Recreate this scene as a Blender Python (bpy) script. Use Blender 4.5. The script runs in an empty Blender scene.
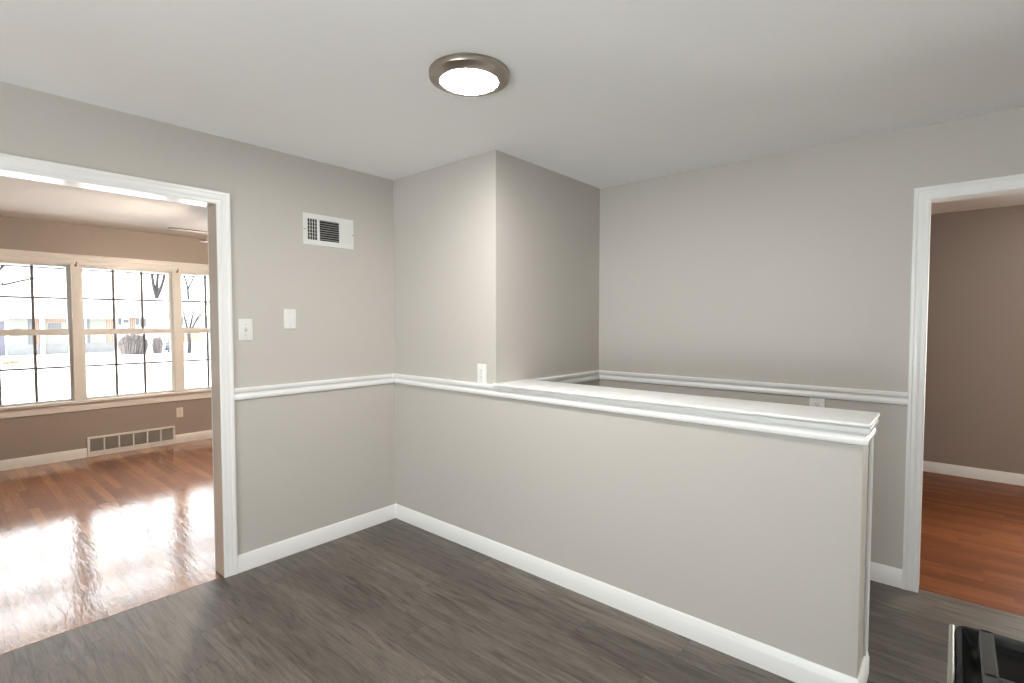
import bpy, bmesh, math, random
from mathutils import Vector, Matrix
from math import pi, sin, cos, radians

S = bpy.context.scene
C = S.collection

# ------------------------------------------------------------------ camera
cam_d = bpy.data.cameras.new('camera'); cam = bpy.data.objects.new('camera', cam_d); C.objects.link(cam)
cam_d.sensor_width = 36.0
cam_d.lens = 511.5 * 36.0 / 1024.0
cam_d.clip_start = 0.02; cam_d.clip_end = 300
cam.location = (3.0562, -2.2449, 1.4311)
cam.rotation_euler = (pi/2 - 0.0390, 0, 0.7112)
S.camera = cam

# ------------------------------------------------------------------ sky, daylight, exposure
S.view_settings.view_transform = 'Standard'
S.view_settings.look = 'None'
S.view_settings.gamma = 1.0
S.view_settings.use_curve_mapping = False
S.view_settings.exposure = 0.0

w = bpy.data.worlds.new('overcast_sky'); S.world = w; w.use_nodes = True
bg = w.node_tree.nodes['Background']
bg.inputs['Color'].default_value = (0.93, 0.96, 1.0, 1)
bg.inputs['Strength'].default_value = 5.3

def area(name, loc, rot, sx, sy, watts, col, portal=False):
    d = bpy.data.lights.new(name, 'AREA'); d.shape = 'RECTANGLE'; d.size = sx; d.size_y = sy
    d.energy = watts; d.color = col
    if portal: d.cycles.is_portal = True
    o = bpy.data.objects.new(name, d); C.objects.link(o); o.location = loc; o.rotation_euler = rot
    return o
# up-tilted area lamp, added outside the unseen kitchen door to fill the ceiling
area('kitchen_fill_lamp', (2.60, -5.55, 0.45), (pi/2 + radians(28), 0, 0), 2.2, 0.9, 58, (0.96, 0.98, 1.0))
# daylight through the bedroom window
area('bedroom_window_daylight', (4.65, 4.17, 1.35), (-pi/2, 0, 0), 0.8, 1.3, 170, (1.0, 0.95, 0.88))
# sun through the added kitchen door, bounced up by the unseen pale floor
sd = bpy.data.lights.new('sun', 'SUN'); sd.energy = 11; sd.angle = radians(1.0); sd.color = (1.0, 0.97, 0.94)
so = bpy.data.objects.new('sun', sd); C.objects.link(so); so.rotation_euler = (radians(42), 0, 0)
# portal that guides sky light through the living room window
area('living_window_portal', (-4.02, -0.72, 1.31), (0, -pi/2, 0), 1.45, 2.8, 1, (1, 1, 1), portal=True)

# ------------------------------------------------------------------ material helpers
def new_mat(name):
    m = bpy.data.materials.new(name); m.use_nodes = True
    nt = m.node_tree; b = nt.nodes['Principled BSDF']
    return m, nt, b
def N(nt, t, **kw):
    n = nt.nodes.new(t)
    for k, v in kw.items(): setattr(n, k, v)
    return n
def math_n(nt, op, a, b=None, clamp=False):
    n = nt.nodes.new('ShaderNodeMath'); n.operation = op; n.use_clamp = clamp
    for i, v in enumerate((a, b)):
        if v is None: continue
        if isinstance(v, (int, float)): n.inputs[i].default_value = v
        else: nt.links.new(v, n.inputs[i])
    return n.outputs[0]
def mixc(nt, fac, a, b, blend='MIX'):
    n = nt.nodes.new('ShaderNodeMix'); n.data_type = 'RGBA'; n.blend_type = blend
    for sock, v in ((n.inputs[0], fac), (n.inputs[6], a), (n.inputs[7], b)):
        if hasattr(v, 'is_linked'): nt.links.new(v, sock)
        elif isinstance(v, tuple): sock.default_value = v if len(v) == 4 else (*v, 1)
        else: sock.default_value = v
    return n.outputs[2]
def ramp(nt, fac, stops):
    n = nt.nodes.new('ShaderNodeValToRGB'); e = n.color_ramp.elements
    while len(e) < len(stops): e.new(0.5)
    for el, (p, c) in zip(e, stops): el.position = p; el.color = (*c, 1) if len(c) == 3 else c
    nt.links.new(fac, n.inputs[0]); return n.outputs[0]
def coords(nt, scale=(1, 1, 1)):
    t = N(nt, 'ShaderNodeTexCoord'); mp = N(nt, 'ShaderNodeMapping')
    mp.inputs['Scale'].default_value = scale
    nt.links.new(t.outputs['Object'], mp.inputs[0]); return mp.outputs[0]
def noise(nt, vec, scale, detail=3, rough=0.5, dist=0.0):
    n = N(nt, 'ShaderNodeTexNoise'); n.inputs['Scale'].default_value = scale
    n.inputs['Detail'].default_value = detail; n.inputs['Roughness'].default_value = rough
    n.inputs['Distortion'].default_value = dist
    nt.links.new(vec, n.inputs['Vector']); return n.outputs['Fac']
def bump(nt, b, h, strength, dist=0.01, sock='Normal'):
    n = N(nt, 'ShaderNodeBump'); n.inputs['Strength'].default_value = strength; n.inputs['Distance'].default_value = dist
    nt.links.new(h, n.inputs['Height']); nt.links.new(n.outputs[0], b.inputs[sock])

def paint(name, col, rough=0.6, var=0.03, bscale=260, bstr=0.05, spec=0.5):
    m, nt, b = new_mat(name)
    v = coords(nt)
    c = mixc(nt, noise(nt, v, 1.3, 4), tuple(x*(1-var) for x in col), tuple(min(1, x*(1+var)) for x in col))
    nt.links.new(c, b.inputs['Base Color'])
    b.inputs['Roughness'].default_value = rough
    b.inputs['Specular IOR Level'].default_value = spec
    bump(nt, b, noise(nt, v, bscale, 2), bstr, 0.002)
    return m
def simple(name, col, rough=0.5, metal=0.0, var=0.04, scale=30):
    m, nt, b = new_mat(name)
    v = coords(nt)
    c = mixc(nt, noise(nt, v, scale, 3), tuple(x*(1-var) for x in col), tuple(min(1, x*(1+var)) for x in col))
    nt.links.new(c, b.inputs['Base Color'])
    b.inputs['Roughness'].default_value = rough; b.inputs['Metallic'].default_value = metal
    return m

def plank_nodes(nt, width, length, seam):
    """random-length boards running along X: per-board random values, a seam mask and board coordinates"""
    t = N(nt, 'ShaderNodeTexCoord'); sp = N(nt, 'ShaderNodeSeparateXYZ'); nt.links.new(t.outputs['Object'], sp.inputs[0])
    x, y = sp.outputs[0], sp.outputs[1]
    yr = math_n(nt, 'DIVIDE', y, width); row = math_n(nt, 'FLOOR', yr); fy = math_n(nt, 'FRACT', yr)
    wn = N(nt, 'ShaderNodeTexWhiteNoise', noise_dimensions='1D'); nt.links.new(row, wn.inputs['W'])
    xr = math_n(nt, 'ADD', math_n(nt, 'DIVIDE', x, length), math_n(nt, 'MULTIPLY', wn.outputs['Value'], 7.31))
    col = math_n(nt, 'FLOOR', xr); fx = math_n(nt, 'FRACT', xr)
    cb = N(nt, 'ShaderNodeCombineXYZ'); nt.links.new(row, cb.inputs[0]); nt.links.new(col, cb.inputs[1])
    w2 = N(nt, 'ShaderNodeTexWhiteNoise', noise_dimensions='2D'); nt.links.new(cb.outputs[0], w2.inputs['Vector'])
    sy = math_n(nt, 'MULTIPLY', math_n(nt, 'MINIMUM', fy, math_n(nt, 'SUBTRACT', 1.0, fy)), width)
    sx = math_n(nt, 'MULTIPLY', math_n(nt, 'MINIMUM', fx, math_n(nt, 'SUBTRACT', 1.0, fx)), length)
    edge = math_n(nt, 'MINIMUM', sx, sy)
    mask = math_n(nt, 'LESS_THAN', edge, seam)
    off = N(nt, 'ShaderNodeVectorMath', operation='SCALE'); nt.links.new(w2.outputs['Color'], off.inputs[0]); off.inputs['Scale'].default_value = 37.0
    ad = N(nt, 'ShaderNodeVectorMath', operation='ADD'); nt.links.new(t.outputs['Object'], ad.inputs[0]); nt.links.new(off.outputs[0], ad.inputs[1])
    return w2.outputs['Value'], mask, ad.outputs[0], t.outputs['Object']
def stretch(nt, vec, s):
    mp = N(nt, 'ShaderNodeMapping'); mp.inputs['Scale'].default_value = s; nt.links.new(vec, mp.inputs[0]); return mp.outputs[0]

def vinyl():
    m, nt, b = new_mat('grey_oak_vinyl_plank')
    rnd, seam, bv, ov = plank_nodes(nt, 0.18, 1.22, 0.0011)
    g1 = noise(nt, stretch(nt, bv, (1.6, 16, 1)), 2.2, 6, 0.62, 0.9)
    g2 = noise(nt, stretch(nt, bv, (3, 90, 1)), 2.0, 4, 0.6)
    base = ramp(nt, g1, [(0.30, (0.058, 0.046, 0.038)), (0.46, (0.122, 0.103, 0.088)), (0.70, (0.182, 0.160, 0.139))])
    fine = ramp(nt, g2, [(0.3, (0.80, 0.79, 0.78)), (0.7, (1.12, 1.12, 1.12))])
    c = mixc(nt, 1.0, base, fine, 'MULTIPLY')
    tone = ramp(nt, rnd, [(0, (0.76, 0.755, 0.75)), (1, (1.18, 1.17, 1.15))])
    c = mixc(nt, 1.0, c, tone, 'MULTIPLY')
    g3 = noise(nt, stretch(nt, bv, (2.2, 30, 1)), 2.6, 7, 0.7, 1.6)
    c = mixc(nt, 1.0, c, ramp(nt, g3, [(0.34, (0.58, 0.56, 0.54)), (0.46, (1.0, 1.0, 1.0)), (0.66, (1.0, 1.0, 1.0)), (0.78, (1.16, 1.15, 1.13))]), 'MULTIPLY')
    c = mixc(nt, math_n(nt, 'MULTIPLY', seam, 0.65), c, (0.03, 0.026, 0.022))
    nt.links.new(c, b.inputs['Base Color'])
    r = math_n(nt, 'ADD', math_n(nt, 'MULTIPLY', g2, 0.18), 0.30)
    nt.links.new(r, b.inputs['Roughness'])
    bump(nt, b, g2, 0.12, 0.002)
    return m
def hardwood(name, stops, coat=1.0, rough=0.16, wave=0.25, coat_ior=1.6):
    m, nt, b = new_mat(name)
    rnd, seam, bv, ov = plank_nodes(nt, 0.062, 0.62, 0.0009)
    g = noise(nt, stretch(nt, bv, (1.2, 26, 1)), 3.0, 6, 0.6, 0.6)
    tone = ramp(nt, rnd, stops)
    fine = ramp(nt, g, [(0.3, (0.72, 0.68, 0.64)), (0.65, (1.1, 1.1, 1.08))])
    c = mixc(nt, 1.0, tone, fine, 'MULTIPLY')
    c = mixc(nt, math_n(nt, 'MULTIPLY', seam, 0.6), c, (0.05, 0.02, 0.01))
    nt.links.new(c, b.inputs['Base Color'])
    b.inputs['Roughness'].default_value = 0.4; b.inputs['Specular IOR Level'].default_value = 0.12
    b.inputs['Coat Weight'].default_value = coat
    b.inputs['Coat Roughness'].default_value = rough
    b.inputs['Coat IOR'].default_value = coat_ior
    cup = noise(nt, stretch(nt, ov, (3, 13, 1)), 2.0, 3, 0.55, 1.2)
    fn = noise(nt, stretch(nt, ov, (26, 60, 1)), 2.0, 2, 0.5)
    h = math_n(nt, 'ADD', cup, math_n(nt, 'MULTIPLY', fn, 0.30))
    bump(nt, b, h, wave, 0.004, 'Coat Normal')
    return m
def glass():
    m = bpy.data.materials.new('window_glass'); m.use_nodes = True; nt = m.node_tree; nt.nodes.clear()
    out = N(nt, 'ShaderNodeOutputMaterial'); mx = N(nt, 'ShaderNodeMixShader')
    tr = N(nt, 'ShaderNodeBsdfTransparent'); gl = N(nt, 'ShaderNodeBsdfGlossy'); gl.inputs['Roughness'].default_value = 0.02
    tr.inputs['Color'].default_value = (0.96, 0.98, 0.97, 1)
    fr = N(nt, 'ShaderNodeFresnel'); fr.inputs['IOR'].default_value = 1.25
    nt.links.new(fr.outputs[0], mx.inputs[0]); nt.links.new(tr.outputs[0], mx.inputs[1]); nt.links.new(gl.outputs[0], mx.inputs[2])
    nt.links.new(mx.outputs[0], out.inputs[0]); return m
def dark_enamel():
    m, nt, b = new_mat('black_enamel')
    n = noise(nt, coords(nt), 40, 2)
    nt.links.new(mixc(nt, n, (0.007, 0.007, 0.008), (0.011, 0.011, 0.012)), b.inputs['Base Color'])
    b.inputs['Roughness'].default_value = 0.3; b.inputs['Specular IOR Level'].default_value = 0.18
    return m
def emit(name, col, strength):
    m, nt, b = new_mat(name)
    b.inputs['Base Color'].default_value = (0.9, 0.9, 0.88, 1)
    b.inputs['Emission Color'].default_value = (*col, 1); b.inputs['Emission Strength'].default_value = strength
    return m
def brushed(name, col, rough):
    m, nt, b = new_mat(name)
    v = coords(nt, (1, 1, 60))
    n = noise(nt, v, 14, 3)
    nt.links.new(mixc(nt, n, tuple(x*0.85 for x in col), col), b.inputs['Base Color'])
    b.inputs['Metallic'].default_value = 1.0
    nt.links.new(math_n(nt, 'ADD', math_n(nt, 'MULTIPLY', n, 0.12), rough), b.inputs['Roughness'])
    return m
def snow_mat():
    m, nt, b = new_mat('snowy_lawn')
    v = coords(nt)
    n = noise(nt, stretch(nt, v, (0.5, 0.16, 1)), 1.2, 6, 0.62)
    c = ramp(nt, n, [(0.30, (0.42, 0.37, 0.31)), (0.40, (0.74, 0.73, 0.71)), (1.0, (0.78, 0.78, 0.78))])
    nt.links.new(c, b.inputs['Base Color']); b.inputs['Roughness'].default_value = 0.9
    return m
def brick_mat():
    m, nt, b = new_mat('pale_orange_brick')
    t = N(nt, 'ShaderNodeTexBrick'); t.inputs['Scale'].default_value = 4.0
    t.inputs['Color1'].default_value = (0.29, 0.155, 0.115, 1); t.inputs['Color2'].default_value = (0.26, 0.14, 0.105, 1)
    t.inputs['Mortar'].default_value = (0.3, 0.24, 0.2, 1)
    mp = stretch(nt, coords(nt), (1, 1, 1)); nt.links.new(mp, t.inputs['Vector'])
    nt.links.new(t.outputs['Color'], b.inputs['Base Color']); b.inputs['Roughness'].default_value = 0.9
    return m

M = dict(
    wall=paint('warm_grey_wall_paint', (0.553, 0.520, 0.482), 0.55),
    taupe=paint('taupe_wall_paint', (0.39, 0.345, 0.308), 0.5),
    taupe2=paint('brown_bedroom_wall_paint', (0.335, 0.28, 0.245), 0.5),
    ceil=paint('white_ceiling_paint', (0.91, 0.908, 0.906), 0.8, 0.04, 40, 0.10),
    trim=paint('white_trim_paint', (0.87, 0.87, 0.855), 0.28, 0.01, 90, 0.02),
    jamb=paint('dim_lit_jamb_paint', (0.60, 0.52, 0.45), 0.2, 0.02, 90, 0.02),  # off-white jamb, coloured darker and warmer for its dim light
    vinyl=vinyl(),
    bounce_floor=simple('pale_bounce_floor', (0.78, 0.775, 0.77), 0.5, 0, 0.03, 4),  # unseen floor, made pale to bounce sun up to the ceiling
    oak=hardwood('glossy_oak_strip', [(0, (0.23, 0.075, 0.025)), (0.35, (0.29, 0.102, 0.034)), (0.7, (0.34, 0.130, 0.045)), (1, (0.42, 0.180, 0.066))], 1.0, 0.05, 0.29, 1.92),
    oak2=hardwood('satin_red_oak_strip', [(0, (0.17, 0.050, 0.016)), (0.5, (0.215, 0.066, 0.021)), (1, (0.26, 0.086, 0.030))], 0.18, 0.25, 0.1, 1.4),
    gap=simple('floor_gap_shadow', (0.05, 0.035, 0.028), 0.7),
    glass=glass(),
    plate=simple('white_switch_plastic', (0.80, 0.80, 0.77), 0.3, 0, 0.01),
    slot=simple('dark_slot', (0.10, 0.10, 0.095), 0.6),
    vent=simple('white_vent_enamel', (0.78, 0.78, 0.76), 0.35, 0, 0.02),
    ventdark=simple('dark_duct', (0.035, 0.034, 0.032), 0.8),
    mesh=simple('grey_return_mesh', (0.46, 0.445, 0.42), 0.6),
    nickel=brushed('brushed_nickel', (0.47, 0.42, 0.365), 0.24),
    bezel=simple('grey_white_plastic', (0.62, 0.62, 0.60), 0.4, 0, 0.01),
    grille=simple('silhouette_window_grille', (0.16, 0.15, 0.16), 0.5, 0, 0.03),  # white bars greyed to stand for their silhouette against the glare
    screw=simple('steel_screw', (0.42, 0.40, 0.37), 0.35, 0.9),
    lampglow=emit('lit_frosted_diffuser', (1.0, 0.985, 0.95), 235.0),
    fanlamp=emit('lit_warm_glass_shade', (1.0, 0.83, 0.64), 290.0),
    fanwood=simple('dark_fan_blade', (0.15, 0.10, 0.075), 0.4),
    fanmetal=simple('bronze_fan_metal', (0.10, 0.075, 0.06), 0.4, 0.7),
    black=dark_enamel(),
    iron=simple('cast_iron', (0.05, 0.047, 0.045), 0.6, 0, 0.15),
    steel=brushed('stainless_steel', (0.44, 0.425, 0.40), 0.32),
    snow=snow_mat(),
    brick=brick_mat(),
    garage=simple('pale_green_siding', (0.235, 0.245, 0.220), 0.8, 0, 0.06),
    stone=simple('grey_stone_veneer', (0.215, 0.218, 0.222), 0.9, 0, 0.25, 3),
    white_ext=simple('white_exterior_paint', (0.62, 0.62, 0.62), 0.7),
    snowroof=simple('snow_covered_shingle', (0.74, 0.74, 0.75), 0.9, 0, 0.08, 2),
    win_ext=simple('dim_window_pane', (0.13, 0.13, 0.14), 0.5, 0, 0.05),
    doorp=simple('violet_grey_door', (0.12, 0.115, 0.15), 0.6),
    tan=simple('tan_brick_wall', (0.27, 0.22, 0.18), 0.9, 0, 0.15, 4),
    bark=simple('grey_bark', (0.035, 0.031, 0.033), 0.9, 0, 0.2),
    twig=simple('brown_grey_twig', (0.17, 0.148, 0.145), 0.9, 0, 0.25),
    leafdry=simple('dry_yellow_grass', (0.20, 0.17, 0.11), 0.9, 0, 0.2),
    spruce=simple('blue_grey_spruce', (0.19, 0.2, 0.22), 0.9, 0, 0.2),
)

# ------------------------------------------------------------------ mesh helpers
def link(name, bm, mats, parent=None, smooth=False, recalc=True):
    if recalc: bmesh.ops.recalc_face_normals(bm, faces=bm.faces)
    me = bpy.data.meshes.new(name); bm.to_mesh(me); bm.free()
    for m in (mats if isinstance(mats, (list, tuple)) else [mats]): me.materials.append(m)
    if smooth:
        for p in me.polygons: p.use_smooth = True
    o = bpy.data.objects.new(name, me); C.objects.link(o)
    if parent: o.parent = parent
    return o
def autosmooth(o, ang=35):
    me = o.data
    for p in me.polygons: p.use_smooth = True
    bm = bmesh.new(); bm.from_mesh(me)
    for e in bm.edges:
        if len(e.link_faces) == 2 and e.calc_face_angle(0) > radians(ang): e.smooth = False
    bm.to_mesh(me); bm.free(); return o
def box(bm, x0, x1, y0, y1, z0, z1, bev=0.0, seg=2, mi=0):
    r = bmesh.ops.create_cube(bm, size=1)
    vs = r['verts']
    for v in vs:
        v.co = Vector(((x0+x1)/2 + v.co.x*(x1-x0), (y0+y1)/2 + v.co.y*(y1-y0), (z0+z1)/2 + v.co.z*(z1-z0)))
    fs = {f for v in vs for f in v.link_faces}
    for f in fs: f.material_index = mi
    if bev > 0:
        es = list({e for v in vs for e in v.link_edges})
        bmesh.ops.bevel(bm, geom=es, offset=bev, segments=seg, profile=0.5, affect='EDGES', material=mi)
def lathe(bm, prof, cx, cy, z0, n=48, mi=0):
    rings = []
    for r, z in prof:
        if r < 1e-6: rings.append([bm.verts.new((cx, cy, z0+z))])
        else: rings.append([bm.verts.new((cx+r*cos(2*pi*k/n), cy+r*sin(2*pi*k/n), z0+z)) for k in range(n)])
    for a, b in zip(rings, rings[1:]):
        for k in range(n):
            k2 = (k+1) % n
            if len(a) == 1 and len(b) == 1: continue
            if len(a) == 1: f = bm.faces.new((a[0], b[k], b[k2]))
            elif len(b) == 1: f = bm.faces.new((a[k], a[k2], b[0]))
            else: f = bm.faces.new((a[k], a[k2], b[k2], b[k]))
            f.material_index = mi
def tube(bm, pts, rads, n=6, mi=0):
    rings = []
    for i, p in enumerate(pts):
        p = Vector(p)
        d = (Vector(pts[min(i+1, len(pts)-1)]) - Vector(pts[max(i-1, 0)])).normalized()
        u = d.cross(Vector((0.31, 0.17, 0.93)));
        if u.length < 1e-3: u = d.cross(Vector((1, 0, 0)))
        u.normalize(); v = d.cross(u)
        rings.append([bm.verts.new(p + (u*cos(2*pi*k/n) + v*sin(2*pi*k/n))*rads[i]) for k in range(n)])
    for a, b in zip(rings, rings[1:]):
        for k in range(n):
            f = bm.faces.new((a[k], a[(k+1) % n], b[(k+1) % n], b[k])); f.material_index = mi
    bm.faces.new(rings[0]); bm.faces.new(rings[-1][::-1])
def sweep(bm, prof, path, seg=None):
    """profile (distance out from wall, height) along a floor-plan path, mitred; the room lies on the right of the path"""
    P = [Vector(p) for p in path]; nrm = []
    for a, b in zip(P, P[1:]):
        d = (b-a).normalized(); nrm.append(Vector((d.y, -d.x)))
    def offs(i, d):
        if i == 0: n = nrm[0]; k = 1
        elif i == len(P)-1: n = nrm[-1]; k = 1
        else:
            n = nrm[i-1] + nrm[i]; n.normalize(); k = 1/n.dot(nrm[i])
        return P[i] + n*d*k
    rng = range(len(P)-1) if seg is None else seg
    for i in rng:
        A = [bm.verts.new((*offs(i, d), z)) for d, z in prof]
        B = [bm.verts.new((*offs(i+1, d), z)) for d, z in prof]
        n = len(prof)
        for k in range(n): bm.faces.new((A[k], A[(k+1) % n], B[(k+1) % n], B[k]))
        bm.faces.new(A[::-1]); bm.faces.new(B)
def casing(bm, prof, s0, s1, z1, to3d, z0=0.0, closed=False):
    """door casing: profile (outwards from the opening, out from the wall) round an opening s0..s1, top z1, mitred"""
    def loop(u, v):
        if closed: return [to3d(s0-u, z0-u, v), to3d(s0-u, z1+u, v), to3d(s1+u, z1+u, v), to3d(s1+u, z0-u, v)]
        return [to3d(s0-u, z0, v), to3d(s0-u, z1+u, v), to3d(s1+u, z1+u, v), to3d(s1+u, z0, v)]
    L = [[bm.verts.new(p) for p in loop(u, v)] for u, v in prof]
    n = len(prof); segs = [(0, 1), (1, 2), (2, 3)] + ([(3, 0)] if closed else [])
    for a, b in segs:
        for k in range(n): bm.faces.new((L[k][a], L[k][b], L[(k+1) % n][b], L[(k+1) % n][a]))
    if not closed:
        bm.faces.new([L[k][0] for k in range(n)]); bm.faces.new([L[k][3] for k in range(n)][::-1])
def struct(o): o['kind'] = 'structure'; return o
def empty(name, loc=(0, 0, 0)):
    o = bpy.data.objects.new(name, None); C.objects.link(o); o.location = loc; o.empty_display_size = 0.1; return o
def tag(o, label, cat, group=None):
    o['label'] = label; o['category'] = cat
    if group: o['group'] = group
    return o
def part(name, bm, mat, root, smooth=False, ang=None):
    """mesh drawn in world coordinates, parented to a thing's Empty"""
    bmesh.ops.translate(bm, verts=bm.verts, vec=-Vector(root['_o']))
    o = link(name, bm, mat, root, smooth)
    if ang: autosmooth(o, ang)
    return o
def thing(name, loc, label, cat, group=None):
    o = empty(name, loc); tag(o, label, cat, group); o['_o'] = loc; return o
def sub(name, bm, mat, parent_mesh, origin, ang=None):
    bmesh.ops.translate(bm, verts=bm.verts, vec=-Vector(origin))
    o = link(name, bm, mat, parent_mesh)
    if ang: autosmooth(o, ang)
    return o

# ------------------------------------------------------------------ measures
H = 2.44
A = 0.996          # width of the full-height box beside the half wall
B = 1.170          # back wall
LH = 2.819         # end of the half wall
TH = 0.245         # half wall thickness
XR = 3.86          # right wall
YK = -5.0          # kitchen wall behind the photographer
XW = -3.85         # living room window wall
DL0, DL1, DLZ = -2.80, -1.168, 2.070     # cased opening on the left
DR0, DR1, DRZ = 2.953, 3.735, 2.056      # doorway on the back wall

# ------------------------------------------------------------------ shell
bm = bmesh.new(); box(bm, -0.008, XR, -2.95, B+0.045, -0.05, 0.0); struct(link('floor', bm, M['vinyl']))
bm = bmesh.new(); box(bm, -0.008, XR, YK, -2.95, -0.05, 0.0); struct(link('floor_kitchen', bm, M['bounce_floor']))
bm = bmesh.new(); box(bm, XW, -0.020, -4.5, 2.0, -0.06, -0.004); struct(link('floor_living', bm, M['oak']))
bm = bmesh.new(); box(bm, -0.020, -0.008, DL0, DL1, -0.05, -0.006); struct(link('trim_threshold_shadow', bm, M['gap']))  # dark strip painted in as the threshold's shadow line
bm = bmesh.new(); box(bm, 1.6, 5.2, B+0.050, 4.02, -0.06, -0.003); struct(link('floor_bedroom', bm, M['oak2']))
bm = bmesh.new(); box(bm, DR0, DR1, B+0.045, B+0.050, -0.05, -0.004); struct(link('trim_threshold_bedroom', bm, M['gap']))

def wall_paint_sides(bm, axis, sign):
    bm.normal_update()
    for f in bm.faces:
        if f.normal[axis]*sign > 0.5: f.material_index = 1
bm = bmesh.new()
box(bm, -0.12, 0, DL1+0.012, 2.1, 0, H); box(bm, -0.12, 0, DL0-0.012, DL1+0.012, DLZ+0.012, H); box(bm, -0.12, 0, YK-0.1, DL0-0.012, 0, H)
wall_paint_sides(bm, 0, -1)
struct(link('wall_left', bm, [M['wall'], M['taupe']], recalc=False))
bm = bmesh.new(); box(bm, 0, A, 0, B, 0, H); struct(link('wall_corner_box', bm, M['wall']))
bm = bmesh.new()
box(bm, 0, DR0-0.012, B, B+0.10, 0, H); box(bm, DR0-0.012, DR1+0.012, B, B+0.10, DRZ+0.012, H); box(bm, DR1+0.012, XR+0.1, B, B+0.10, 0, H)
wall_paint_sides(bm, 1, 1)
struct(link('wall_back', bm, [M['wall'], M['taupe']], recalc=False))
bm = bmesh.new(); box(bm, A, LH, 0, TH, 0, 1.0498); struct(link('wall_half', bm, M['wall']))
bm = bmesh.new(); box(bm, XR, XR+0.1, YK-0.1, B, 0, H); struct(link('wall_right', bm, M['wall']))
bm = bmesh.new()
KX0, KX1, KZ0, KZ1 = 1.5, 3.70, 0.06, 2.12
box(bm, 0, KX0, YK-0.1, YK, 0, H); box(bm, KX1, XR, YK-0.1, YK, 0, H); box(bm, KX0, KX1, YK-0.1, YK, 0, KZ0); box(bm, KX0, KX1, YK-0.1, YK, KZ1, H)
struct(link('wall_kitchen', bm, M['wall']))
bm = bmesh.new(); box(bm, -0.12, XR+0.1, YK-0.1, B+0.10, H, H+0.1); struct(link('ceiling', bm, M['ceil']))
bm = bmesh.new(); box(bm, XW-0.15, -0.12, -4.6, 2.1, H, H+0.1); struct(link('ceiling_living', bm, M['ceil']))
bm = bmesh.new(); box(bm, 1.5, 5.3, B+0.10, 4.12, H, H+0.1); struct(link('ceiling_bedroom', bm, M['ceil']))
# living room walls
WY0, WY1, WZ0, WZ1 = -2.075, 0.662, 0.59, 2.035
bm = bmesh.new()
box(bm, XW-0.15, XW, -4.6, WY0, -0.06, H); box(bm, XW-0.15, XW, WY1, 2.1, -0.06, H)
box(bm, XW-0.15, XW, WY0, WY1, -0.06, WZ0); box(bm, XW-0.15, XW, WY0, WY1, WZ1, H)
struct(link('wall_living_front', bm, M['taupe']))
bm = bmesh.new(); box(bm, XW, -0.12, 2.0, 2.1, -0.06, H); struct(link('wall_living_right', bm, M['taupe']))
bm = bmesh.new(); box(bm, XW, -0.12, -4.6, -4.5, -0.06, H); struct(link('wall_living_left', bm, M['taupe']))
# bedroom walls
BX0, BX1, BZ0, BZ1 = 4.2, 5.1, 0.65, 2.05
bm = bmesh.new()
box(bm, 1.5, BX0, 4.02, 4.12, -0.06, H); box(bm, BX1, 5.3, 4.02, 4.12, -0.06, H); box(bm, BX0, BX1, 4.02, 4.12, -0.06, BZ0); box(bm, BX0, BX1, 4.02, 4.12, BZ1, H)
struct(link('wall_bedroom_far', bm, M['taupe2']))
bm = bmesh.new(); box(bm, 5.2, 5.3, B+0.10, 4.02, -0.06, H); struct(link('wall_bedroom_right', bm, M['taupe2']))
bm = bmesh.new(); box(bm, XR+0.1, 5.3, B, B+0.10, -0.06, H); struct(link('wall_bedroom_near', bm, M['taupe2']))
bm = bmesh.new(); box(bm, 1.5, 1.6, B+0.10, 4.02, -0.06, H); struct(link('wall_bedroom_left', bm, M['taupe2']))

# ------------------------------------------------------------------ baseboards, chair rails, cap
BASE = [(0, 0.0), (0.014, 0.0), (0.014, 0.066), (0.011, 0.074), (0.009, 0.086), (0.005, 0.097), (0.003, 0.1), (0, 0.1)]
RAIL = [(0, 0.988), (0.009, 0.988), (0.014, 0.991), (0.016, 0.996), (0.016, 1.007), (0.011, 1.016), (0.010, 1.023), (0.013, 1.029), (0.020, 1.034), (0.022, 1.039), (0.022, 1.051), (0.018, 1.056), (0, 1.056)]
RAILH = [(d, z-0.0095) for d, z in RAIL]
main_path = [(0, -1.100), (0, 0), (LH, 0), (LH, TH)]
back_path = [(A, TH), (A, B), (DR0-0.068, B)]
def run(name, prof, path, seg, ang=28):
    bm = bmesh.new(); sweep(bm, prof, path, seg); o = struct(link(name, bm, M['trim'])); autosmooth(o, ang); return o
run('baseboard_left', BASE, main_path, [0]); run('baseboard_half_wall', BASE, main_path, [1]); run('baseboard_half_wall_end', BASE, main_path, [2])
run('baseboard_back', BASE, back_path, [1]); run('baseboard_stair_side', BASE, back_path, [0])
run('baseboard_right', BASE, [(XR, B), (XR, -1.05)], [0])
run('trim_1', RAIL, main_path, [0]); t2 = run('trim_2', RAILH, main_path, [1]); run('trim_3', RAILH, main_path, [2])
run('trim_4', RAIL, back_path, [0]); run('trim_5', RAIL, back_path, [1])
run('baseboard_living_left', BASE, [(XW, -4.5), (XW, -1.118)], [0]).location.z = -0.004
run('baseboard_living_right', BASE, [(XW, -0.308), (XW, 2.0)], [0]).location.z = -0.004
run('baseboard_bedroom', BASE, [(1.6, 4.02), (5.2, 4.02)], [0]).location.z = -0.003
for v in t2.data.vertices: v.co.z += 0.0095*max(0.0, 1.0 - v.co.x/A)      # the rail eases down to the cap's level
# cap board on the half wall
bm = bmesh.new(); box(bm, A, LH+0.024, -0.034, TH+0.03, 1.0500, 1.0645, 0.004, 3); o = struct(link('trim_6', bm, M['trim'])); autosmooth(o, 30)
# corner board on the stair side of the half wall's end
bm = bmesh.new(); box(bm, LH, LH+0.009, 0.175, TH, 0.1005, 0.9780, 0.002, 1); struct(link('trim_7', bm, M['trim']))

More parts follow.
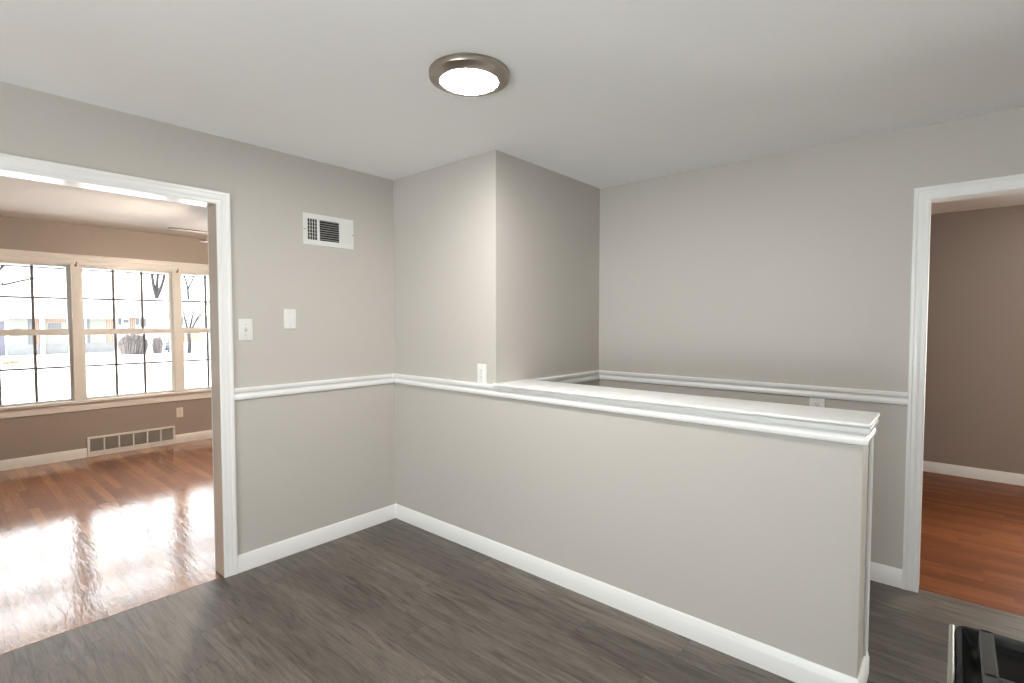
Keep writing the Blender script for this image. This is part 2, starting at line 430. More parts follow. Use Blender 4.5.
# ------------------------------------------------------------------ door casings
CAS = [(0, 0), (0, 0.009), (0.004, 0.012), (0.017, 0.0130), (0.020, 0.0115), (0.025, 0.0118), (0.029, 0.0138), (0.040, 0.0150), (0.044, 0.0142), (0.048, 0.0145), (0.053, 0.0175), (0.063, 0.0180), (0.068, 0.015), (0.068, 0)]
d1 = struct(empty('door_1'))
bm = bmesh.new(); casing(bm, CAS, DL0, DL1, DLZ, lambda s, z, v: Vector((v, s, z))); o = link('casing', bm, M['trim'], d1); autosmooth(o, 25)
bm = bmesh.new(); casing(bm, CAS, DL0, DL1, DLZ, lambda s, z, v: Vector((-0.12-v, s, z))); o = link('casing', bm, M['trim'], d1); autosmooth(o, 25)
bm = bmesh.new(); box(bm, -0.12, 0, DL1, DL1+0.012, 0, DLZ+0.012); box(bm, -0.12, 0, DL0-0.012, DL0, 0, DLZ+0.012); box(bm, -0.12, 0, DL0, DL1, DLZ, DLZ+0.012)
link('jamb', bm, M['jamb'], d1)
d2 = struct(empty('door_2'))
bm = bmesh.new(); casing(bm, CAS, DR0, DR1, DRZ, lambda s, z, v: Vector((s, B-v, z))); o = link('casing', bm, M['trim'], d2); autosmooth(o, 25)
bm = bmesh.new(); casing(bm, CAS, DR0, DR1, DRZ, lambda s, z, v: Vector((s, B+0.10+v, z))); o = link('casing', bm, M['trim'], d2); autosmooth(o, 25)
bm = bmesh.new(); box(bm, DR0-0.012, DR0, B, B+0.10, 0, DRZ+0.012); box(bm, DR1, DR1+0.012, B, B+0.10, 0, DRZ+0.012); box(bm, DR0, DR1, B, B+0.10, DRZ, DRZ+0.012)
link('jamb', bm, M['trim'], d2)
# ------------------------------------------------------------------ windows
def sash(parent, xc, y0, y1, z0, z1, st, rail_b, rail_t, rows=2, cols=3):
    """one sash: frame ring, glass and grille bars"""
    bm = bmesh.new(); t = 0.018
    box(bm, xc-t, xc+t, y0, y0+st, z0, z1); box(bm, xc-t, xc+t, y1-st, y1, z0, z1)
    box(bm, xc-t, xc+t, y0+st, y1-st, z0, z0+rail_b); box(bm, xc-t, xc+t, y0+st, y1-st, z1-rail_t, z1)
    s = link('sash', bm, M['trim'], parent)
    gy0, gy1, gz0, gz1 = y0+st, y1-st, z0+rail_b, z1-rail_t
    bm = bmesh.new(); box(bm, xc-0.003, xc+0.001, gy0-0.004, gy1+0.004, gz0-0.004, gz1+0.004); link('pane', bm, M['glass'], s)
    bm = bmesh.new()
    for k in range(1, cols):
        y = gy0 + (gy1-gy0)*k/cols; box(bm, xc+0.002, xc+0.012, y-0.0115, y+0.0115, gz0, gz1)
    for k in range(1, rows):
        z = gz0 + (gz1-gz0)*k/rows; box(bm, xc+0.003, xc+0.011, gy0, gy1, z-0.0095, z+0.0095)
    link('grille', bm, M['grille'], s)
for k, yc in enumerate((-1.6195, -0.707, 0.2055)):
    wn = struct(empty('window_%d' % (k+1)))
    y0, y1 = yc-0.428, yc+0.428
    bm = bmesh.new()
    box(bm, XW-0.148, XW-0.004, y0-0.024, y0, WZ0, WZ1); box(bm, XW-0.148, XW-0.004, y1, y1+0.024, WZ0, WZ1)
    box(bm, XW-0.148, XW-0.004, y0, y1, WZ1-0.018, WZ1); box(bm, XW-0.148, XW-0.004, y0, y1, WZ0, WZ0+0.018)
    link('window_frame', bm, M['trim'], wn)
    sash(wn, XW-0.085, y0, y1, 1.295, WZ1-0.018, 0.038, 0.054, 0.022)
    sash(wn, XW-0.045, y0, y1, WZ0+0.018, 1.352, 0.038, 0.020, 0.058)
    bm = bmesh.new(); box(bm, XW-0.06, XW-0.026, yc-0.03, yc+0.03, 1.352, 1.357, 0.002, 1); box(bm, XW-0.050, XW-0.038, yc-0.006, yc+0.03, 1.357, 1.363, 0.002, 1)
    link('sash_lock', bm, M['vent'], wn)
wt = struct(empty('trim_8'))
HC = [(0, 0), (0, 0.012), (0.004, 0.016), (0.030, 0.016), (0.034, 0.012), (0.044, 0.012), (0.050, 0.018), (0.072, 0.020), (0.078, 0.024), (0.092, 0.024), (0.095, 0.02), (0.095, 0)]
bm = bmesh.new(); casing(bm, HC, WY0+0.03, WY1-0.03, WZ1-0.005, lambda s, z, v: Vector((XW+v, s, z)), z0=0.610); o = link('casing', bm, M['trim'], wt); autosmooth(o, 25)
for ym in (-1.1635, -0.251):
    bm = bmesh.new(); box(bm, XW-0.004, XW+0.014, ym-0.042, ym+0.042, 0.610, WZ1-0.005, 0.002, 1); link('mullion_casing', bm, M['trim'], wt)
bm = bmesh.new(); box(bm, XW-0.03, XW+0.045, WY0-0.09, WY1+0.09, 0.578, 0.608, 0.006, 3); o = link('stool', bm, M['trim'], wt); autosmooth(o, 30)
bm = bmesh.new(); box(bm, XW, XW+0.016, WY0-0.06, WY1+0.06, 0.498, 0.577, 0.004, 2); o = link('apron', bm, M['trim'], wt)
# kitchen glass door (unseen, added to let fill light in) and bedroom window
wk = struct(empty('window_4'))
bm = bmesh.new()
for x in (KX0, 2.575, KX1-0.05): box(bm, x, x+0.05, YK-0.09, YK-0.02, KZ0, KZ1)
for z in (KZ0, KZ1-0.05): box(bm, KX0+0.05, KX1-0.05, YK-0.085, YK-0.025, z, z+0.05)
link('window_frame', bm, M['trim'], wk)
bm = bmesh.new(); box(bm, KX0+0.02, KX1-0.02, YK-0.057, YK-0.053, KZ0+0.02, KZ1-0.02); link('pane', bm, M['glass'], wk)
wb = struct(empty('window_5'))
bm = bmesh.new()
for x in (BX0, BX1-0.05): box(bm, x, x+0.05, 4.04, 4.11, BZ0, BZ1)
for z in (BZ0, 1.45, BZ1-0.05): box(bm, BX0+0.05, BX1-0.05, 4.045, 4.105, z, z+0.05)
link('window_frame', bm, M['trim'], wb)
bm = bmesh.new(); box(bm, BX0+0.02, BX1-0.02, 4.073, 4.077, BZ0+0.02, BZ1-0.02); link('pane', bm, M['glass'], wb)

# ------------------------------------------------------------------ ceiling light
cl = thing('ceiling_light', (1.540, -0.751, H), 'round brushed nickel flush ceiling light glowing on the dining ceiling', 'ceiling light')
bm = bmesh.new()
lathe(bm, [(0.148, 0), (0.162, -0.001), (0.1635, -0.003), (0.1635, -0.006), (0.1610, -0.008), (0.1610, -0.0095), (0.1625, -0.011), (0.1628, -0.020), (0.1605, -0.0245), (0.155, -0.0265), (0.149, -0.0305), (0.138, -0.0355), (0.127, -0.0385), (0.119, -0.0390), (0.1165, -0.036), (0.111, -0.030)], 1.540, -0.751, H, 72)
part('trim_ring', bm, M['nickel'], cl, ang=32)
bm = bmesh.new(); lathe(bm, [(0.1155, -0.032), (0.114, -0.036), (0.106, -0.0382), (0.085, -0.0402), (0.05, -0.0415), (0, -0.042)], 1.540, -0.751, H, 64)
part('diffuser', bm, M['lampglow'], cl, smooth=True)

# ------------------------------------------------------------------ supply register on the left wall
vx = thing('wall_register', (0, -0.502, 2.008), 'white three-way air register high on the left wall above the switches', 'air vent')
y0, y1, z0, z1 = -0.677, -0.327, 1.911, 2.106
fr = lambda t: y0 + (y1-y0)*t
za, zb = 1.944, 2.073
secs = [(0.080, 0.265), (0.310, 0.700), (0.735, 0.935)]
bm = bmesh.new()
box(bm, 0, 0.006, y0, y1, z0, za, 0.0015, 1); box(bm, 0, 0.006, y0, y1, zb, z1, 0.0015, 1)
cuts = [0.0] + [v for s in secs for v in s] + [1.0]
for i in range(0, len(cuts), 2): box(bm, 0, 0.006, fr(cuts[i]), fr(cuts[i+1]), za, zb)
face = part('face_plate', bm, M['vent'], vx)
bm = bmesh.new(); box(bm, 0.0002, 0.0010, fr(0.08), fr(0.95), za-0.003, zb+0.003); part('duct_opening', bm, M['ventdark'], vx)
bm = bmesh.new()
for k in range(5):
    y = fr(0.080) + (fr(0.265)-fr(0.080))*k/4; box(bm, 0.003, 0.0055, y-0.0014, y+0.0014, za, zb)
for k in range(1, 6):
    z = za + (zb-za)*k/6; box(bm, 0.0012, 0.0022, fr(0.080), fr(0.265), z-0.001, z+0.001)
part('damper_grid', bm, M['vent'], vx)
for k in range(9):
    z = za + (zb-za)*(k+0.5)/9
    bm = bmesh.new()
    vs = [bm.verts.new(p) for p in ((0.0015, fr(0.310), z+0.0045), (0.0015, fr(0.70), z+0.0045), (0.0075, fr(0.70), z-0.0002), (0.0075, fr(0.310), z-0.0002))]
    bm.faces.new(vs); r = bmesh.ops.solidify(bm, geom=bm.faces[:], thickness=0.0012)
    part('louver', bm, M['vent'], vx)
bm = bmesh.new(); box(bm, 0.0011, 0.0040, fr(0.735), fr(0.935), za, zb)
for k in range(8):
    ya = fr(0.735) + (fr(0.935)-fr(0.735))*(k+0.5)/8; box(bm, 0.0040, 0.0058, ya-0.0022, ya+0.0022, za, zb, 0.0008, 1)
part('closed_louvers', bm, M['vent'], vx)
for yy in (y0+0.006, y1-0.006):
    bm = bmesh.new(); bmesh.ops.create_uvsphere(bm, u_segments=10, v_segments=6, radius=0.0045, matrix=Matrix.Translation((0.0065, yy, 2.005))); part('screw', bm, M['screw'], vx, smooth=True)
bm = bmesh.new(); box(bm, 0.006, 0.012, fr(0.05)-0.002, fr(0.085)+0.004, 2.003, 2.007, 0.001, 1); part('damper_lever', bm, M['screw'], vx)

# ------------------------------------------------------------------ plates on walls: local frame X = along wall, Y = out of wall, Z = up
def plate(name, label, cat, loc, rotz, w, h, kind):
    t = empty(name, loc); t.rotation_euler = (0, 0, rotz); tag(t, label, cat)
    bm = bmesh.new(); box(bm, -w/2, w/2, 0, 0.006, -h/2, h/2, 0.0028, 3); o = link('cover_plate', bm, M['plate'], t); autosmooth(o, 30)
    def scr(z):
        bm = bmesh.new(); lathe(bm, [(0.0028, 0), (0.0028, 0.0006), (0, 0.001)], 0, 0, 0, 12)
        bmesh.ops.rotate(bm, verts=bm.verts, matrix=Matrix.Rotation(-pi/2, 3, 'X')); bmesh.ops.translate(bm, verts=bm.verts, vec=(0, 0.006, z)); link('screw', bm, M['screw'], t)
    if kind == 'toggle':
        bm = bmesh.new(); box(bm, -0.006, 0.006, 0.0055, 0.0075, -0.013, 0.013); link('toggle_bezel', bm, M['bezel'], t)
        bm = bmesh.new(); box(bm, -0.0045, 0.0045, 0.006, 0.022, -0.005, 0.006, 0.0015, 2); bmesh.ops.rotate(bm, verts=bm.verts, cent=(0, 0.006, 0), matrix=Matrix.Rotation(0.45, 3, 'X')); link('toggle', bm, M['plate'], t)
        scr(0.030); scr(-0.030)
    elif kind == 'blank':
        scr(0.042); scr(-0.042)
    elif kind in ('duplex', 'gfci'):
        if kind == 'gfci':
            bm = bmesh.new(); box(bm, -0.0165, 0.0165, 0.005, 0.0085, -0.0335, 0.0335, 0.001, 1); f = link('receptacle', bm, M['plate'], t); faces = [(f, 0.021), (f, -0.021)]; d = 0.0085
            bm = bmesh.new()
            box(bm, -0.008, 0.008, 0.0083, 0.0096, 0.001, 0.006); box(bm, -0.008, 0.008, 0.0083, 0.0096, -0.006, -0.001); link('test_button', bm, M['bezel'], f)
            scr(0.048); scr(-0.048)
        else:
            faces = []; d = 0.0085
            for z in (0.0195, -0.0195):
                bm = bmesh.new(); lathe(bm, [(0.0172, 0), (0.0172, 0.003), (0.0165, 0.0035), (0, 0.0035)], 0, 0, 0, 24)
                bmesh.ops.rotate(bm, verts=bm.verts, matrix=Matrix.Rotation(-pi/2, 3, 'X')); bmesh.ops.translate(bm, verts=bm.verts, vec=(0, 0.005, z)); faces.append((link('receptacle', bm, M['plate'], t), z))
            scr(0)
        for f, z in faces:
            bm = bmesh.new()
            box(bm, -0.0072, -0.0052, d-0.0002, d+0.0003, z-0.002, z+0.0065); box(bm, 0.0052, 0.0072, d-0.0002, d+0.0003, z-0.002, z+0.0055); box(bm, -0.0022, 0.0022, d-0.0002, d+0.0003, z-0.0095, z-0.005)
            link('slots', bm, M['slot'], f)
    return t
plate('light_switch', 'white toggle light switch on the left wall next to the white door casing', 'light switch', (0, -1.027, 1.385), -pi/2, 0.078, 0.124, 'toggle')
plate('blank_plate', 'white blank wall plate with two screws under the air register', 'wall plate', (0, -0.769, 1.447), -pi/2, 0.076, 0.120, 'blank')
plate('outlet', 'white outlet standing on the chair rail beside the half wall', 'outlet', (0.881, 0, 1.112), pi, 0.076, 0.120, 'gfci')
plate('outlet', 'white outlet under the back wall chair rail, half hidden by the half wall cap', 'outlet', (2.467, B, 0.930), pi, 0.080, 0.112, 'duplex')
plate('outlet', 'small outlet below the living room windows, right of the floor-level grille', 'outlet', (XW, -0.255, 0.357), -pi/2, 0.070, 0.115, 'duplex')

# ------------------------------------------------------------------ return air grille under the living room window
rg = thing('return_grille', (XW, -0.7125, -0.004), 'long white return air grille with six grey panels below living room windows', 'air vent')
y0, y1, z0, z1 = -1.116, -0.310, 0.030, 0.207
bm = bmesh.new()
box(bm, XW, XW+0.020, y0, y1, z1-0.022, z1, 0.003, 2); box(bm, XW, XW+0.020, y0, y1, -0.004, z0+0.022, 0.003, 2)
pw = (y1-y0-0.044-5*0.016)/6; ys = []
box(bm, XW, XW+0.020, y0, y0+0.022, z0+0.022, z1-0.022); box(bm, XW, XW+0.020, y1-0.022, y1, z0+0.022, z1-0.022)
for k in range(6):
    a = y0+0.022+k*(pw+0.016); ys.append((a, a+pw))
    if k < 5: box(bm, XW, XW+0.019, a+pw, a+pw+0.016, z0+0.022, z1-0.022)
part('grille_frame', bm, M['vent'], rg)
for a, b in ys:
    bm = bmesh.new(); box(bm, XW+0.001, XW+0.004, a, b, z0+0.022, z1-0.022)
    for k in range(14):
        y = a + (b-a)*(k+0.5)/14; box(bm, XW+0.004, XW+0.014, y-0.0012, y+0.0012, z0+0.022, z1-0.022)
    part('panel', bm, M['mesh'], rg)

# ------------------------------------------------------------------ curtain hooks over the mullions
for ym, txt in ((-1.1635, 'between the left and middle living room windows'), (-0.251, 'between the middle and right living room windows')):
    h = thing('curtain_hook', (XW+0.016, ym, 2.055), 'tiny dark curtain hook above the mullion ' + txt, 'hook', 'hooks over the living room window mullions')
    bm = bmesh.new(); box(bm, XW+0.012, XW+0.020, ym-0.009, ym+0.009, 2.000, 2.024, 0.002, 1); part('hook_plate', bm, M['nickel'], h)
    bm = bmesh.new(); tube(bm, [(XW+0.02, ym, 2.012), (XW+0.045, ym, 2.008), (XW+0.055, ym, 2.016), (XW+0.055, ym, 2.045)], [0.005]*4, 8); part('hook', bm, M['fanmetal'], h, smooth=True)

# ------------------------------------------------------------------ ceiling fan in the living room
FX, FY = -1.90, -0.20
fan = thing('ceiling_fan', (FX, FY, H), 'dark ceiling fan in the living room, blade tips showing past the opening', 'ceiling fan')
bm = bmesh.new(); lathe(bm, [(0, 0), (0.065, 0), (0.065, -0.02), (0.04, -0.05), (0.012, -0.055), (0, -0.055)], FX, FY, H, 28); part('canopy', bm, M['fanmetal'], fan, ang=35)
bm = bmesh.new(); lathe(bm, [(0, -0.05), (0.011, -0.05), (0.011, -0.16), (0, -0.16)], FX, FY, H, 12); part('downrod', bm, M['fanmetal'], fan, ang=35)
bm = bmesh.new(); lathe(bm, [(0, -0.15), (0.05, -0.152), (0.10, -0.18), (0.105, -0.22), (0.09, -0.26), (0.05, -0.28), (0, -0.285)], FX, FY, H, 32); part('motor_housing', bm, M['fanmetal'], fan, ang=35)
bm = bmesh.new(); lathe(bm, [(0, -0.284), (0.10, -0.284), (0.17, -0.288), (0.21, -0.296), (0.212, -0.300), (0.17, -0.293), (0.10, -0.290), (0, -0.289)], FX, FY, H, 40); part('ceiling_shield_plate', bm, M['fanmetal'], fan, ang=35)  # wide plate, added to shield the ceiling from the lit shades
for k in range(3):
    a = radians(40 + 120*k); lx, ly = FX+0.085*cos(a), FY+0.085*sin(a)
    bm = bmesh.new(); tube(bm, [(FX+0.05*cos(a), FY+0.05*sin(a), H-0.288), (lx, ly, H-0.315)], [0.012, 0.016], 10); arm = part('lamp_arm', bm, M['fanmetal'], fan)
    bm = bmesh.new(); lathe(bm, [(0, -0.308), (0.022, -0.310), (0.040, -0.330), (0.056, -0.370), (0.060, -0.398), (0.052, -0.408), (0, -0.411)], lx, ly, H, 20); sub('lamp_shade', bm, M['fanlamp'], arm, (FX, FY, H), 40)
for k in range(5):
    a = -pi/2 - k*radians(72) + radians(0)
    R = Matrix.Rotation(a, 4, 'Z'); T = Matrix.Translation((FX, FY, H-0.235))
    bm = bmesh.new(); outline = [(0.16, -0.05), (0.30, -0.062), (0.55, -0.068), (0.63, -0.062), (0.66, -0.035), (0.665, 0), (0.66, 0.035), (0.63, 0.062), (0.55, 0.068), (0.30, 0.062), (0.16, 0.05)]
    f = bm.faces.new([bm.verts.new((x, y, 0)) for x, y in outline]); e = bmesh.ops.extrude_face_region(bm, geom=[f])
    bmesh.ops.translate(bm, verts=[v for v in e['geom'] if isinstance(v, bmesh.types.BMVert)], vec=(0, 0, 0.007))
    bmesh.ops.transform(bm, matrix=T @ R @ Matrix.Rotation(radians(-5), 4, 'X'), verts=bm.verts); bl = part('blade', bm, M['fanwood'], fan)
    bm = bmesh.new(); box(bm, 0.09, 0.21, -0.016, 0.016, -0.006, 0.0, 0.002, 1); bmesh.ops.transform(bm, matrix=T @ R, verts=bm.verts)
    sub('blade_iron', bm, M['fanmetal'], bl, (FX, FY, H))

# ------------------------------------------------------------------ gas range in the lower right corner
RX0, RX1, RY0, RY1 = 3.064, 3.826, -1.765, -1.098
rng_ = thing('gas_range', ((RX0+RX1)/2, (RY0+RY1)/2, 0), 'black topped gas range with steel side at the lower right corner', 'range')
bm = bmesh.new(); box(bm, RX0, RX1, RY0+0.03, RY1, 0.06, 0.893, 0.014, 4); o = part('body', bm, M['steel'], rng_, ang=30)
bm = bmesh.new(); box(bm, RX0+0.03, RX1-0.03, RY0+0.07, RY1-0.03, 0.0, 0.06); part('toe_kick', bm, M['black'], rng_)
# cooktop: a pan with a raised rounded rim
bm = bmesh.new()
def rrect(ix, z, r, iy):
    x0, x1, y0, y1 = RX0+ix, RX1-ix, RY0+iy, RY1-iy; out = []
    for cx, cy, a0 in ((x1-r, y1-r, 0), (x0+r, y1-r, pi/2), (x0+r, y0+r, pi), (x1-r, y0+r, 3*pi/2)):
        for k in range(6): a = a0 + pi/2*k/5; out.append((cx+r*cos(a), cy+r*sin(a), z))
    return out
rings = [rrect(0.010, 0.893, 0.018, 0.0005), rrect(0.008, 0.911, 0.018, -0.001), rrect(0.010, 0.9155, 0.017, 0.003), rrect(0.016, 0.915, 0.015, 0.009), rrect(0.024, 0.900, 0.015, 0.017), rrect(0.034, 0.897, 0.012, 0.030)]
V = [[bm.verts.new(p) for p in r] for r in rings]; n = len(V[0])
for a, b in zip(V, V[1:]):
    for k in range(n): bm.faces.new((a[k], a[(k+1) % n], b[(k+1) % n], b[k]))
bm.faces.new(V[-1])
part('cooktop', bm, M['black'], rng_, ang=50)
for x in (RX0, RX1-0.0085):
    bm = bmesh.new(); box(bm, x, x+0.0085, RY0+0.032, RY1-0.006, 0.893, 0.9145, 0.004, 3); part('side_trim', bm, M['steel'], rng_, ang=40)
for gx0, gx1 in ((RX0+0.036, (RX0+RX1)/2-0.004), ((RX0+RX1)/2+0.004, RX1-0.036)):
    gy0, gy1 = RY0+0.06, RY1-0.050; zt = 0.940; t = 0.011
    bm = bmesh.new()
    box(bm, gx0, gx0+t*1.6, gy0, gy1, zt-0.016, zt, 0.003, 2); box(bm, gx1-t*1.6, gx1, gy0, gy1, zt-0.016, zt, 0.003, 2)
    for y in (gy0, (gy0+gy1)/2, gy1-t): box(bm, gx0, gx1, y, y+t, zt-0.016, zt, 0.003, 2)
    for cy in (gy0+(gy1-gy0)*0.25, gy0+(gy1-gy0)*0.75):
        cx = (gx0+gx1)/2
        box(bm, gx0, cx-0.03, cy-t/2, cy+t/2, zt-0.016, zt, 0.003, 2); box(bm, cx+0.03, gx1, cy-t/2, cy+t/2, zt-0.016, zt, 0.003, 2)
        box(bm, cx-t/2, cx+t/2, cy+0.03, cy+(gy1-gy0)*0.25, zt-0.016, zt, 0.003, 2); box(bm, cx-t/2, cx+t/2, cy-(gy1-gy0)*0.25, cy-0.03, zt-0.016, zt, 0.003, 2)
    for x in (gx0, gx1-t):
        for y in (gy0, gy1-t): box(bm, x, x+t, y, y+t, 0.897, zt-0.012)
    part('burner_grate', bm, M['iron'], rng_)
    for cy in (gy0+(gy1-gy0)*0.25, gy0+(gy1-gy0)*0.75):
        bm = bmesh.new(); lathe(bm, [(0.055, 0), (0.052, 0.008), (0.04, 0.012), (0.038, 0.02), (0.034, 0.023), (0, 0.024)], (gx0+gx1)/2, cy, 0.897, 28); part('burner', bm, M['iron'], rng_, ang=35)
bm = bmesh.new(); box(bm, RX0+0.004, RX1-0.004, RY0, RY0+0.03, 0.800, 0.888, 0.006, 2); part('control_panel', bm, M['steel'], rng_)
for k in range(5):
    x = RX0+0.09 + k*(RX1-RX0-0.18)/4
    bm = bmesh.new(); lathe(bm, [(0.024, 0), (0.024, 0.006), (0.019, 0.009), (0.017, 0.028), (0, 0.030)], 0, 0, 0, 24)
    bmesh.ops.rotate(bm, verts=bm.verts, matrix=Matrix.Rotation(pi/2, 3, 'X')); bmesh.ops.translate(bm, verts=bm.verts, vec=(x, RY0, 0.845)); part('knob', bm, M['black'], rng_, ang=35)
bm = bmesh.new(); box(bm, RX0+0.006, RX1-0.006, RY0, RY0+0.03, 0.240, 0.792, 0.006, 2); dr = part('oven_door', bm, M['steel'], rng_)
og = ((RX0+RX1)/2, (RY0+RY1)/2, 0)
bm = bmesh.new(); box(bm, RX0+0.13, RX1-0.13, RY0-0.003, RY0+0.002, 0.36, 0.64, 0.002, 1); sub('oven_window', bm, M['black'], dr, og)
bm = bmesh.new(); tube(bm, [(RX0+0.08, RY0, 0.735), (RX0+0.08, RY0-0.045, 0.735), (RX1-0.08, RY0-0.045, 0.735), (RX1-0.08, RY0, 0.735)], [0.010]*4, 10); sub('handle', bm, M['steel'], dr, og, 40)
bm = bmesh.new(); box(bm, RX0+0.006, RX1-0.006, RY0, RY0+0.03, 0.070, 0.232, 0.006, 2); part('drawer', bm, M['steel'], rng_)

# ------------------------------------------------------------------ outside: lawn, eave, houses, trees, shrubs
GZ = -0.62
bm = bmesh.new(); box(bm, -110, -4.0, -80, 80, GZ-0.3, GZ); struct(link('ground_lawn', bm, M['snow']))
bm = bmesh.new(); box(bm, -4.60, -4.0, -5.0, 2.6, 2.034, 2.20); struct(link('trim_eave', bm, M['white_ext']))
bm = bmesh.new(); box(bm, -4.612, -4.60, -5.0, 2.6, 2.022, 2.20); struct(link('trim_drip_edge', bm, M['bark']))

def house(name, label, x, y0, y1, eave, ridge, depth, mat):
    t = thing(name, (x-depth/2, (y0+y1)/2, GZ), label, 'house')
    bm = bmesh.new(); box(bm, x-depth, x, y0, y1, GZ, eave); part('wall', bm, mat, t)
    bm = bmesh.new(); o = 0.5
    pts = [(x+o, eave), (x+o, eave+0.16), (x-depth/2, ridge+0.16), (x-depth-o, eave+0.16), (x-depth-o, eave), (x-depth/2, ridge)]
    Ls = [[bm.verts.new((px, yy, pz)) for px, pz in pts] for yy in (y0-0.15, y1+0.15)]
    for k in range(6): bm.faces.new((Ls[0][k], Ls[0][(k+1) % 6], Ls[1][(k+1) % 6], Ls[1][k]))
    bm.faces.new((Ls[0][0], Ls[0][1], Ls[0][2], Ls[0][5])); bm.faces.new((Ls[0][5], Ls[0][2], Ls[0][3], Ls[0][4]))
    bm.faces.new((Ls[1][0], Ls[1][1], Ls[1][2], Ls[1][5])); bm.faces.new((Ls[1][5], Ls[1][2], Ls[1][3], Ls[1][4]))
    part('roof', bm, M['snowroof'], t)
    return t
def slab(t, name, x, y0, y1, z0, z1, mat, d=0.06):
    bm = bmesh.new(); box(bm, x, x+d, y0, y1, z0, z1); return part(name, bm, mat, t)
XF = -40.0
ha = house('house', 'long low house across the street with pale green panels and snowy roof', XF, -9.0, 6.38, 1.62, 3.6, 8.0, M['white_ext'])
slab(ha, 'stone_base', XF, 1.25, 6.36, GZ, 0.02, M['stone'], 0.10)
slab(ha, 'front_door', XF, 0.30, 1.12, GZ, 1.45, M['doorp'])
slab(ha, 'siding_panel', XF, 1.32, 2.16, 0.02, 1.60, M['garage'])
slab(ha, 'post', XF, 2.18, 2.32, 0.02, 1.60, M['win_ext'], 0.10)
slab(ha, 'brick_pier', XF, 2.34, 2.66, 0.02, 1.60, M['brick'])
slab(ha, 'porch_post', XF, 2.68, 2.88, GZ, 1.60, M['white_ext'], 0.30)
slab(ha, 'brick_lintel', XF, 2.90, 4.75, 1.36, 1.60, M['brick'])
slab(ha, 'siding_panel', XF, 2.90, 3.06, 0.02, 1.36, M['garage'])
slab(ha, 'siding_panel', XF, 3.06, 3.70, 0.02, 0.60, M['garage'])
slab(ha, 'window', XF, 3.08, 3.68, 0.60, 1.34, M['win_ext'])
slab(ha, 'siding_panel', XF, 3.70, 4.75, 0.02, 1.36, M['garage'])
slab(ha, 'post', XF, 4.98, 5.08, 0.02, 1.60, M['win_ext'], 0.10)
slab(ha, 'siding_panel', XF, 5.10, 5.98, 0.02, 1.60, M['garage'])
slab(ha, 'brick_pier', XF, 5.99, 6.36, 0.02, 1.60, M['brick'])
hb = house('house', 'white house behind the brown bushes, with small dark windows and snowy roof', -43.0, 7.05, 17.0, 1.78, 3.15, 8.0, M['white_ext'])
for a, b, z0, z1, m in ((7.30, 7.46, 1.20, 1.66, 'win_ext'), (7.60, 7.88, 1.34, 1.56, 'win_ext'), (8.34, 8.52, 1.18, 1.66, 'win_ext'), (8.62, 8.96, 1.05, 1.62, 'win_ext')): slab(hb, 'window', -43.0, a, b, z0, z1, M[m])
slab(hb, 'brick_pier', -43.0, 7.96, 8.28, GZ, 1.70, M['brick'])
slab(hb, 'brick_panel', -43.0, 10.9, 12.6, -0.2, 0.95, M['tan'])
slab(hb, 'window', -43.0, 11.0, 11.45, 1.15, 2.0-0.3, M['win_ext'])

rnd = random.Random(7)
def branch(bm, p, d, L, r, depth, n=5):
    pts = [Vector(p)]; rad = [r]; d = Vector(d).normalized()
    for k in range(4):
        d = (d + Vector((rnd.uniform(-.16, .16), rnd.uniform(-.16, .16), rnd.uniform(-.06, .16)))).normalized()
        pts.append(pts[-1] + d*L/4); rad.append(r*(1-0.13*(k+1)))
    tube(bm, pts, rad, n)
    if depth > 0:
        for k in range(3 if depth > 1 else 2):
            i = rnd.choice((2, 3, 4)); s = Vector((rnd.uniform(-.4, .4), rnd.uniform(-1, 1), rnd.uniform(-.25, .8)))
            branch(bm, pts[i], (d*0.9 + s).normalized(), L*rnd.uniform(.5, .75), rad[i]*0.62, depth-1, 4)
def tree(x, y, label, dirs, trunk, tr, L, br, depth=3):
    t = thing('bare_tree', (x, y, GZ), label, 'tree')
    bm = bmesh.new(); tube(bm, [(x, y, GZ), (x, y+0.05, GZ+trunk*0.5), (x, y, GZ+trunk)], [tr*1.2, tr, tr*0.85], 8); part('trunk', bm, M['bark'], t, smooth=True)
    for d in dirs:
        bm = bmesh.new(); branch(bm, (x, y, GZ+trunk-0.05), d, L, br, depth); part('bough', bm, M['bark'], t)
tree(-60, 0.9, 'bare tree behind the long low house, branches at the left end of windows', [(0.1, 0.75, 0.7), (0.1, -0.4, 1), (0, 0.45, 1), (0, 0.95, 0.35)], 4.6, 0.22, 3.6, 0.15)
tree(-60, 14.1, 'bare forked tree rising behind the white house, seen in the middle window', [(0, -0.22, 1), (0, 0.38, 1), (0.1, 0.12, 1)], 4.6, 0.22, 4.2, 0.19)
tree(-60, 17.0, 'thin bare tree behind the white house, seen in the right window', [(0, 0.35, 1), (0, -0.2, 1)], 5.6, 0.12, 3.4, 0.10)
tree(-34.5, 9.20, 'small bare tree in front of the white house, right of the spruce', [(0, -0.12, 1), (0, 0.25, 1), (0, 0.6, 0.8)], 1.3, 0.10, 1.6, 0.075, 2)

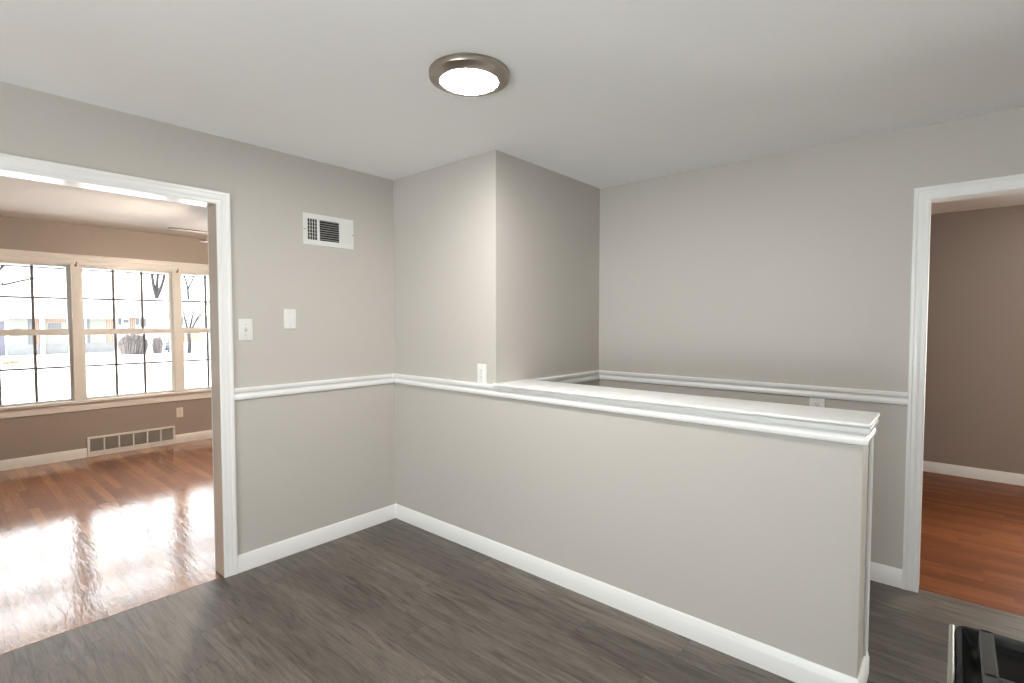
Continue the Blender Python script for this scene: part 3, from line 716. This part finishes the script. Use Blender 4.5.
def shrub(x, y, wy, h, label, mat='twig', nt=160):
    t = thing('bare_shrub', (x, y, GZ), label, 'shrub', 'brown shrubs across the street')
    bm = bmesh.new()
    for k in range(nt):
        a = rnd.uniform(0, 2*pi); q = rnd.random()**0.5
        top = Vector((x + cos(a)*q*wy*0.5, y + sin(a)*q*wy*0.38, GZ + h*(1-0.35*q**4)*rnd.uniform(.75, 1.05)))
        bx, by = x + cos(a)*q*wy*.25, y + sin(a)*q*wy*.3
        mid = Vector((bx*.4+top.x*.6, by*.4+top.y*.6, GZ + (top.z-GZ)*.55))
        tube(bm, [(bx, by, GZ), mid, top], [0.03, 0.026, 0.012], 4)
        for j in range(2):
            e = mid.lerp(top, rnd.random()) ; tube(bm, [e, e + Vector((rnd.uniform(-.2, .2), rnd.uniform(-.1, .1), rnd.uniform(0, .2)))], [0.02, 0.01], 3)
    return part('twigs', bm, M[mat], t)
shrub(-36, 6.55, 2.05, 1.25, 'wide mass of brown leafless bushes across the street, outside the middle window', nt=420)
shrub(-36.0, 7.86, 0.75, 1.05, 'narrow brown leafless bush between the wide bush mass and the spruce', nt=120)
sp = thing('spruce', (-36.5, 8.60, GZ), 'small blue grey spruce right of the brown bushes', 'tree')
bm = bmesh.new()
for k in range(6):
    z = GZ+0.12+k*0.17; r = 0.40*(1-k/6.6)
    lathe(bm, [(r*0.25, 0.20), (r, 0.0), (r*0.8, 0.015), (0.02, 0.10)], -36.5, 8.60, z, 11)
part('needles', bm, M['spruce'], sp)
bm = bmesh.new(); tube(bm, [(-36.5, 8.6, GZ), (-36.5, 8.6, GZ+0.6)], [0.05, 0.03], 6); part('trunk', bm, M['bark'], sp)
bm = bmesh.new()
for k in range(90):
    x, y = -31.5+rnd.gauss(0, .25), 0.75+rnd.gauss(0, .28); a = rnd.uniform(0, 6.28)
    tube(bm, [(x, y, GZ), (x+.12*cos(a), y+.12*sin(a), GZ+rnd.uniform(.08, .22))], [0.02, 0.008], 3)
o = link('dry_grass', bm, M['leafdry']); tag(o, 'patch of dry yellow grass on the white lawn outside the left window', 'grass'); o['kind'] = 'stuff'

for o in list(bpy.data.objects):
    if '_o' in o: del o['_o']
